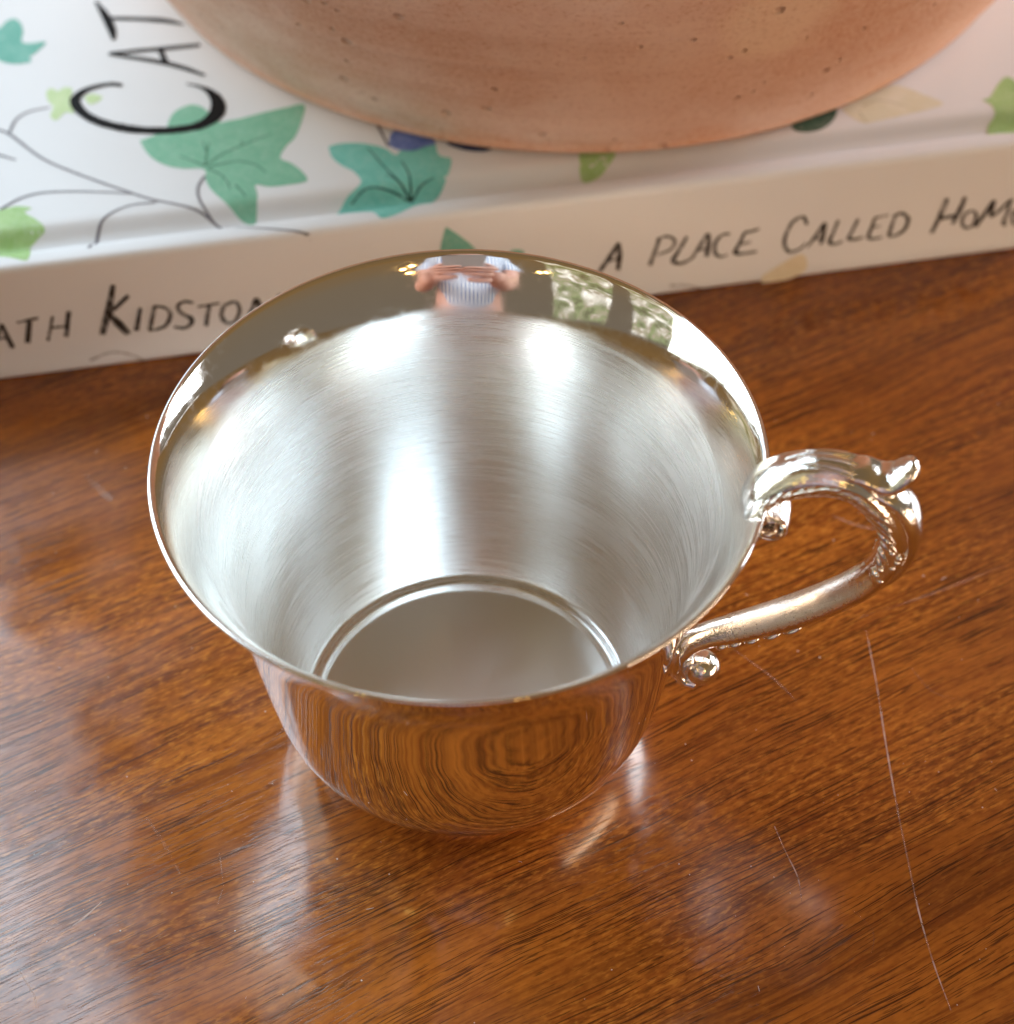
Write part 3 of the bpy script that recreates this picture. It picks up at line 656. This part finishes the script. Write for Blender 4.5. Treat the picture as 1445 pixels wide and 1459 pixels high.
# ------------------------------------------------------------------ terracotta pot
def build_pot():
    t = thing('terracotta_pot', 'large round unglazed terracotta pot with throwing rings and pits, standing on the white book', 'pot', (22.2, 196.2, 25.99))
    out = catmull([(88.5, 0.0), (90.6, 0.25), (91.9, 1.3), (92.6, 3.2), (96.6, 10.5), (103.2, 24), (111.0, 42), (118.5, 62), (125.0, 84), (129.5, 108), (132.0, 130), (133.0, 146), (133.4, 152)], 8)
    lip = [(133.6, 154.0), (132.7, 155.8), (130.3, 156.4), (127.9, 155.6), (126.9, 153.6)]
    inn = catmull([(126.0, 150), (122.5, 110), (111.5, 62), (97.0, 28), (86.0, 14), (74.0, 9), (40, 8), (0.0, 8.0)], 5)
    prof = [(0.0, 0.6), (60, 0.6), (84.5, 0.6), (86.5, 0.15)] + out + lip + inn
    V, F, tag = lathe(prof, 192)
    rnd = random.Random(3)
    ph = [rnd.uniform(0, 6.28) for _ in range(6)]
    for v in V:
        z = v.z / MM; a = math.atan2(v.y, v.x)
        r = math.hypot(v.x, v.y) / MM
        if r > 80 and z > 2:
            d = 0.10 * math.sin(z * 0.62 + ph[0] + 0.8 * math.sin(a + ph[1])) + 0.05 * math.sin(z * 1.25 + ph[2] + 0.5 * math.sin(2 * a)) + 0.35 * math.sin(3 * a + ph[3])
            k = 1 + d / r
            v.x *= k; v.y *= k
    mesh_obj('pot_body', V, F, mat_pot(), t)
    return t
build_pot()

# ------------------------------------------------------------------ silver cup
def build_cup():
    t = thing('silver_cup', 'shiny silver cup with flared rim and ornate scrolled handle on the wooden table', 'cup', (0, 0, 0))
    S_OUT, S_IN, S_CAST, S_BAR = mat_silver_out(), mat_silver_in(), mat_silver_cast(), mat_silver_cast(True)
    inner = catmull([(15, 2.6), (22.2, 2.62), (22.85, 2.8), (23.2, 3.35), (23.75, 3.75), (24.5, 3.75), (25.05, 4.0), (25.6, 4.9), (26.6, 7.0), (27.7, 10.2), (28.7, 14.5), (29.95, 21), (31.2, 28.5), (32.6, 36.5), (34.2, 44), (35.9, 49.2), (37.9, 53.6), (39.7, 56.8), (41.0, 58.6), (41.55, 59.15)], 8)
    lip = [(41.80, 59.28), (42.02, 59.22), (42.12, 59.0), (42.05, 58.75)]
    outer = catmull([(41.75, 58.3), (40.84, 57.1), (39.06, 54.2), (37.11, 50), (35.17, 44), (33.43, 36), (32.09, 28), (30.88, 20), (29.63, 13), (27.81, 8), (25.09, 4), (23.0, 2.0), (22.2, 1.2), (21.9, 0.5), (21.5, 0.06), (20.8, 0.0), (20.2, 0.1), (19.8, 0.6), (19.0, 1.1)], 8)
    prof = inner + lip + outer
    nin = len(inner) - 1
    V, F, tag = lathe(prof, 256)
    # close the underside and the floor edge
    n0 = 0; last = len(prof) - 1
    F.append([last * 256 + k for k in range(256)])
    fm = [1 if (i < nin) else 0 for i in tag] + [0]
    # a hand-finished wall is never quite true
    for v in V:
        a = math.atan2(v.y, v.x); z = v.z / MM
        k = 1 + 0.0009 * math.sin(2 * a + 0.7) * z / 59 + 0.0005 * math.sin(5 * a + z * 0.1)
        v.x *= k; v.y *= k
    bowl = mesh_obj('bowl', V, F, [S_OUT, S_IN], t, fmat=fm)
    V, F, _ = lathe([(0.0, 2.45)] + [(r, 2.45 + 0.15 * (r / 15.0) ** 2) for r in (3, 6, 9, 12, 15.0)], 128)
    V2, F2, _ = lathe([(0, 2.0), (15.0, 2.0)], 128)
    mesh_obj('inner_floor', V, F, S_IN, t)
    # ---- handle, built in its own plane: x outwards, z up
    bar = [(39.6, 57.2, 1.3, 3.9), (40.2, 58.9, 1.6, 4.0), (41.7, 60.9, 2.0, 3.9), (44.6, 63.0, 2.4, 3.5), (48.4, 64.2, 2.6, 3.1), (52.6, 63.6, 2.5, 2.9), (56.0, 60.9, 2.3, 2.7), (58.6, 56.6, 2.2, 2.6), (59.5, 51.6, 2.25, 2.5),
           (58.4, 46.4, 2.35, 2.6), (55.1, 41.5, 2.45, 2.7), (50.3, 37.0, 2.5, 2.75), (45.4, 33.2, 2.4, 2.7), (40.2, 29.8, 2.15, 2.5), (36.6, 27.7, 1.9, 2.3), (34.0, 25.6, 1.7, 2.3), (32.3, 23.0, 1.5, 2.5)]
    path = [(x, 0, z, a, b) for x, z, a, b in catmull(bar, 10)]
    def groove(s, th):
        # leaf flutes fanning over the arch, a hollow along the strut's inner face
        leaf = math.exp(-((s - 0.36) / 0.11) ** 2)
        k = 1.0 + 0.055 * leaf * math.cos(9 * th + 5 * (s - 0.36))
        k += 0.03 * math.cos(4 * th) * (1 if s > 0.5 else 0.2)
        if s > 0.5: k -= 0.09 * min(1, (s - 0.5) / 0.08) * math.exp(-((1 - abs(math.cos(th / 2))) / 0.10) ** 2) * 0.6
        return k
    V, F = sweep(path, 72, shape=groove)
    rnd = random.Random(5)
    H = mesh_obj('handle', V, F, S_BAR, t)
    H.rotation_euler = (0, 0, R(-10))
    def part(name, VF, mt): return mesh_obj(name, VF[0], VF[1], mt, H)
    # upper scroll: the strip's end rolled up outside the rim
    sp = []
    for i in range(81):
        s = i / 80; a = R(165) + s * R(600)
        rr = 2.55 * (1 - 0.78 * s)
        sp.append((42.9 + rr * math.cos(a), 0, 55.4 + rr * math.sin(a), 0.62 * (1 - 0.30 * s), 3.35 + 0.75 * s))
    lead = [(40.0, 0, 58.6, 1.2, 3.8), (39.9, 0, 57.2, 1.0, 3.5)]
    part('scroll', sweep([tuple(q) for q in catmull(lead + sp[::4], 4)], 16), S_CAST)
    # thumb knob: the leaf's tip curling up and out
    kn = catmull([(50.5, 65.4, 0.7, 2.1), (53.8, 65.3, 1.1, 2.6), (56.0, 64.4, 1.3, 2.8), (57.8, 64.5, 1.45, 2.9), (59.0, 65.5, 1.6, 2.7), (59.8, 66.9, 1.25, 2.1), (60.0, 68.1, 0.5, 0.9)], 8)
    part('thumb_knob', sweep([(x, 0, z, a, b) for x, z, a, b in kn], 20), S_CAST)
    # leaf keel down the outer back
    kl = catmull([(55.0, 63.2, 0.6, 2.4), (58.2, 61.8, 1.3, 3.0), (60.6, 58.8, 1.5, 3.2), (61.7, 54.6, 1.35, 2.9), (61.5, 50.2, 1.1, 2.4), (60.2, 46.0, 0.9, 1.8), (57.9, 42.4, 0.7, 1.0)], 8)
    part('leaf_keel', sweep([(x, 0, z, a, b) for x, z, a, b in kl], 20), S_CAST)
    # acanthus lobes along both flanks of the arch
    lobes = []
    B = catmull(bar, 10)
    def frame(i):
        a = B[max(i - 1, 0)]; b = B[min(i + 1, len(B) - 1)]
        tt = Vector((b[0] - a[0], 0, b[1] - a[1])).normalized()
        return tt, Vector((0, 1, 0)), Vector((tt.z, 0, -tt.x))
    for sgn in (-1, 1):
        i = 14 if sgn < 0 else 26; q_ = 0
        while i < 92:
            tt, s, w = frame(i)
            p = Vector((B[i][0], 0, B[i][1])); a, b = B[i][2], B[i][3]
            cen = Vector((49 - p.x, 0, 52 - p.z))
            wi = w if w.dot(cen) > 0 else -w                      # towards the inside of the loop
            al = R(30 + 8 * rnd.uniform(-1, 1))
            nrm = (s * sgn * math.cos(al) / b + wi * math.sin(al) / a).normalized()
            c = p + s * (sgn * b * math.cos(al) * 0.93) + wi * (a * math.sin(al) * 0.93)
            across = nrm.cross(tt).normalized()
            if across.dot(wi) < 0: across = -across
            d = (tt * 0.80 - across * (0.62 if q_ % 2 else 0.50)).normalized()
            e = nrm.cross(d).normalized()
            big = 1.35 if i < 74 else 1.0
            lobes.append(leaflet(c, e * (0.66 + 0.14 * rnd.random()) * big, nrm * 0.72, d * (1.9 + 0.5 * rnd.random()) * big))
            i += 4; q_ += 1
    # little beads where the leaf meets the strut
    for k in range(9):
        i = 74 + k * 2
        tt, s, w = frame(i); p = Vector((B[i][0], 0, B[i][1]))
        lobes.append(blob(p - s * (B[i][3] * 0.93) + tt * rnd.uniform(-.3, .3) + w * rnd.uniform(-1.0, 1.0), [Vector((0.55, 0, 0)), Vector((0, 0.5, 0)), Vector((0, 0, 0.6))], 10, 7))
    part('acanthus_leaf', join(lobes), S_CAST)
    # raised veins on the top of the arch
    ve = []
    for y0, y1, st, en, off in ((-0.6, -1.9, 30, 58, 1), (0.6, 1.9, 30, 58, 1), (-1.6, -2.4, 36, 60, 1), (0.0, 0.0, 34, 60, 1), (1.6, 2.4, 36, 60, 1)):
        pp = []
        for i in range(st, en + 1, 4):
            tt, s, w = frame(i); f = (i - st) / (en - st)
            wo = -w if w.dot(Vector((49 - B[i][0], 0, 52 - B[i][1]))) > 0 else w
            y = y0 + (y1 - y0) * f
            hgt = B[i][2] * math.sqrt(max(0.05, 1 - (y / (B[i][3] * 1.02)) ** 2))
            q = Vector((B[i][0], y, B[i][1])) + wo * (hgt + 0.02)
            pp.append((q.x, q.y, q.z, 0.30 * math.sin(math.pi * (0.12 + 0.76 * f)), 0.34 * math.sin(math.pi * (0.12 + 0.76 * f))))
        ve.append(sweep(catmull(pp, 5), 10))
    part('leaf_rib', join(ve), S_CAST)
    # small leaf lying under the strut
    lf = []
    for k in range(5):
        i = 118 + k * 5
        tt, s, w = frame(i); p = Vector((B[i][0], 0, B[i][1]))
        wo = -w if w.dot(Vector((49 - p.x, 0, 52 - p.z))) > 0 else w
        lf.append(blob(p + wo * B[i][2] * 0.9 - s * 0.8, [wo * 0.55, s * 1.3, tt * (1.7 - 0.15 * k)], 12, 8))
    part('strut_leaf', join(lf), S_CAST)
    # lower curl: turns out from the wall into a ball
    cu = catmull([(33.6, 25.0, 1.3, 2.2), (32.2, 22.4, 1.2, 2.3), (32.0, 19.6, 1.1, 2.3), (33.0, 17.6, 1.1, 2.4), (34.8, 17.0, 1.3, 2.5)], 8)
    ball = blob((35.5, 0, 19.4), [Vector((2.75, 0, 0)), Vector((0, 2.9, 0)), Vector((0, 0, 2.7))], 28, 18)
    part('ball_curl', join([sweep([(x, 0, z, a, b) for x, z, a, b in cu], 18), ball]), S_CAST)
    # soldered foot of the handle against the wall
    ft = [blob((31.6, y, z), [Vector((0.9, 0, 0)), Vector((0, 1.0, 0)), Vector((0, 0, l))], 12, 9) for y, z, l in ((-2.3, 22.6, 3.4), (0, 22.4, 4.6), (2.3, 22.6, 3.4))]
    part('solder_foot', join(ft), S_CAST)
    return t
build_cup()

# ------------------------------------------------------------------ the photographer, seen only as the cup mirrors them
BODY = Vector((-0.045, -0.09, 0.0))     # how far the photographer stands back from the phone
def skin_obj(name, chains, mat, parent, subdiv=2):
    """chains: lists of ((x, y, z), radius) in metres; equal points are shared"""
    key, V, Rr, E = {}, [], [], []
    def vid(p, r):
        k = tuple(round(c, 5) for c in p)
        if k not in key: key[k] = len(V); V.append(tuple(p)); Rr.append(r)
        return key[k]
    roots = set()
    for ch in chains:
        ids = [vid(p, r) for p, r in ch]
        for a, b in zip(ids, ids[1:]): E.append((a, b))
    par = list(range(len(V)))
    def find(i):
        while par[i] != i: i = par[i]
        return i
    for a, b in E: par[find(a)] = find(b)
    me = bpy.data.meshes.new(name); me.from_pydata(V, E, [])
    o = link(bpy.data.objects.new(name, me), parent)
    mo = o.modifiers.new('skin', 'SKIN'); mo.use_smooth_shade = True
    seen = set()
    for i, v in enumerate(me.skin_vertices[0].data):
        r = Rr[i]; v.radius = (r, r) if not isinstance(r, tuple) else r
        f = find(i)
        v.use_root = f not in seen; seen.add(f)
    sb = o.modifiers.new('sub', 'SUBSURF'); sb.levels = sb.render_levels = subdiv
    dg = bpy.context.evaluated_depsgraph_get()
    nm = bpy.data.meshes.new_from_object(o.evaluated_get(dg))
    o.modifiers.clear(); o.data = nm; nm.name = name
    nm.materials.clear(); nm.materials.append(mat)
    nm.polygons.foreach_set('use_smooth', [True] * len(nm.polygons))
    return o
PHC = CP - CX * 0.016 - CY * 0.052 - CF * 0.0090     # centre of the phone, its lens just behind the camera
def ph(x, y, z): return PHC + CX * x + CY * y + CF * z - BODY     # in the photographer's own frame
def build_person():
    t = thing('person', 'person in a blue striped white shirt holding up a phone, mirrored in the cup', 'person', BODY / MM)
    sk = simple('skin', (0.62, 0.33, 0.25), 0.5)
    st = NT('striped_shirt_cloth')
    x = st.xyz(st.vec(st.obj(), (1000, 1000, 1000)))[0]
    s = st.math('SINE', st.math('MULTIPLY', x, 2 * math.pi / 15.0))
    SH = st.set(Base_Color=st.mix(st.smooth(s, 0.45, 0.65), (0.74, 0.74, 0.76), (0.10, 0.17, 0.42)), Roughness=0.8)
    head = [((0, -.56, .60), .062), ((0, -.545, .665), .055), ((0, -.525, .715), .072), ((0, -.515, .77), .088), ((0, -.53, .83), .075)]
    torso = [((0, -.56, .10), (.13, .10)), ((0, -.57, .28), (.12, .09)), ((0, -.57, .46), (.135, .10)), ((0, -.56, .60), .062)]
    chains = [torso, head]
    for sg in (-1, 1):
        wrist = ph(sg * .098, -.135, -.035); palm = ph(sg * .060, -.075, -.004)
        el = (sg * .175, -.535, .28)
        chains.append([((0, -.57, .46), (.135, .10)), ((sg * .13, -.57, .555), .052), ((sg * .18, -.56, .44), .048), (el, .040), (tuple(wrist.lerp(Vector(el), .45)), .036), (tuple(wrist), .025), (tuple(palm), .026)])
        # fingers close over the back of the phone, the thumb over its screen
        for i in range(4):
            y = -.030 - .019 * i + (0.006 if sg > 0 else -0.004)
            ln = (0.052, 0.060, 0.056, 0.044)[i] * (1.0 if sg < 0 else 0.92)
            chains.append([(tuple(ph(sg * .058, y - .006, -.002)), .0105), (tuple(ph(sg * .050, y - .002, .009)), .0095), (tuple(ph(sg * (.050 - ln * .5), y, .0145)), .0085),
                           (tuple(ph(sg * (.050 - ln * .8), y + .001, .0135)), .0078), (tuple(ph(sg * (.050 - ln), y + .001, .0125)), .0062)])
        chains.append([(tuple(ph(sg * .062, -.062, -.012)), .013), (tuple(ph(sg * .056, -.036, -.016)), .0115), (tuple(ph(sg * .040, -.016, -.0165)), .0100), (tuple(ph(sg * .026, -.004, -.0150)), .0075)])
    for sg in (-1, 1):
        chains.append([((0, -.56, .10), (.13, .10)), ((sg * .095, -.56, .02), .085), ((sg * .10, -.54, -.30), .058), ((sg * .10, -.57, -.68), .038), ((sg * .11, -.50, -.715), .035), ((sg * .115, -.42, -.725), .026)])
    body = skin_obj('body', chains, sk, t)
    # face and hair
    eye = simple('eye_white', (0.8, 0.8, 0.78), 0.2); iris = simple('iris', (0.05, 0.03, 0.02), 0.2); lipm = simple('lips', (0.45, 0.16, 0.14), 0.5)
    for sg in (-1, 1):
        e = mesh_obj('eye', *blob((sg * 31, -438, 776), [Vector((11, 0, 0)), Vector((0, 9, 0)), Vector((0, 0, 9))], 14, 10), eye, t)
        mesh_obj('iris', *blob((sg * 31, -430.6, 773), [Vector((4.5, 0, 0)), Vector((0, 2, 0)), Vector((0, 0, 4.5))], 12, 8), iris, e)
        mesh_obj('ear', *blob((sg * 88, -525, 765), [Vector((9, 0, 0)), Vector((0, 16, 0)), Vector((0, 0, 27))], 12, 8), sk, t)
    skin_obj('nose', [[((0, -.434, .785), .009), ((0, -.420, .765), .012), ((0, -.411, .748), .015)]], sk, t)
    mesh_obj('mouth', *blob((0, -434, 722), [Vector((23, 0, 0)), Vector((0, 8, 0)), Vector((0, 0, 7))], 16, 9), lipm, t)
    hair = NT('brown_hair'); hx = hair.vec(hair.obj(), (1000, 1000, 1000))
    HM = hair.set(Base_Color=hair.mix(hair.noise(hair.vec(hx, (0.6, 0.6, 0.03)), 1, 3), (0.05, 0.025, 0.012), (0.16, 0.08, 0.04)), Roughness=0.5)
    skin_obj('hair', [[((0, -.555, .855), .090), ((0, -.585, .80), .090), ((0, -.60, .72), .080), ((0, -.61, .62), .060)],
                      [((0, -.555, .855), .090), ((.07, -.555, .80), .045), ((.085, -.56, .70), .036), ((.08, -.565, .62), .026)],
                      [((0, -.555, .855), .090), ((-.07, -.555, .80), .045), ((-.085, -.56, .70), .036), ((-.08, -.565, .62), .026)]], HM, t)
    # clothes
    sh = [[((0, -.56, .06), (.155, .122)), ((0, -.57, .28), (.140, .108)), ((0, -.57, .46), (.152, .115)), ((0, -.562, .575), .078)]]
    for sg in (-1, 1):
        sh.append([((0, -.57, .46), (.152, .115)), ((sg * .135, -.57, .550), .062), ((sg * .18, -.56, .44), .062), ((sg * .178, -.55, .36), .056)])
    skin_obj('shirt', sh, SH, t)
    tr = []
    for sg in (-1, 1):
        tr.append([((0, -.56, .08), (.142, .112)), ((sg * .095, -.56, .01), .098), ((sg * .10, -.54, -.30), .074), ((sg * .10, -.57, -.66), .055)])
    skin_obj('trousers', tr, simple('denim', (0.03, 0.045, 0.09), 0.85), t)
    # the phone they hold
    p = thing('phone', 'pale grey phone held in both hands above the cup', 'phone')
    M = Matrix((CX, CY, -CF)).transposed().to_4x4(); M.translation = PHC
    p.matrix_world = M
    bm = bmesh.new(); bmesh.ops.create_cube(bm, size=1)
    for v in bm.verts: v.co = Vector((v.co.x * .0715, v.co.y * .1467, v.co.z * .0078))
    ve = [e for e in bm.edges if abs(e.verts[0].co.z - e.verts[1].co.z) > .005]
    bmesh.ops.bevel(bm, geom=ve, offset=.011, segments=6, affect='EDGES')
    bmesh.ops.bevel(bm, geom=[e for e in bm.edges if abs(e.verts[0].co.z - e.verts[1].co.z) < .0001 and len(e.link_faces) == 2 and e.calc_face_angle(0) > 1], offset=.0012, segments=2, affect='EDGES')
    bm_obj('phone_case', bm, simple('phone_case', (0.42, 0.41, 0.40), 0.35), p, smooth=False)
    V = [Vector((x * .0335, y * .0710, .00405)) for x, y in ((-1, -1), (1, -1), (1, 1), (-1, 1))]
    mesh_obj('screen', V, [[0, 1, 2, 3]], simple('screen_glass', (0.05, 0.05, 0.055), 0.08), p, smooth=False)
    dark = simple('lens_glass', (0.02, 0.02, 0.025), 0.08)
    for dx, dy in ((.0165, .052), (.0285, .063)):
        V, F, _ = lathe([(0, 0), (6.2, 0), (6.5, 0.2), (6.5, 1.6), (6.5, 1.6), (0, 1.6)], 32)
        V = [Vector((v.x + dx, v.y + dy, -.0039 - v.z)) for v in V]
        mesh_obj('lens', V, F, dark, p)
    return t
build_person()
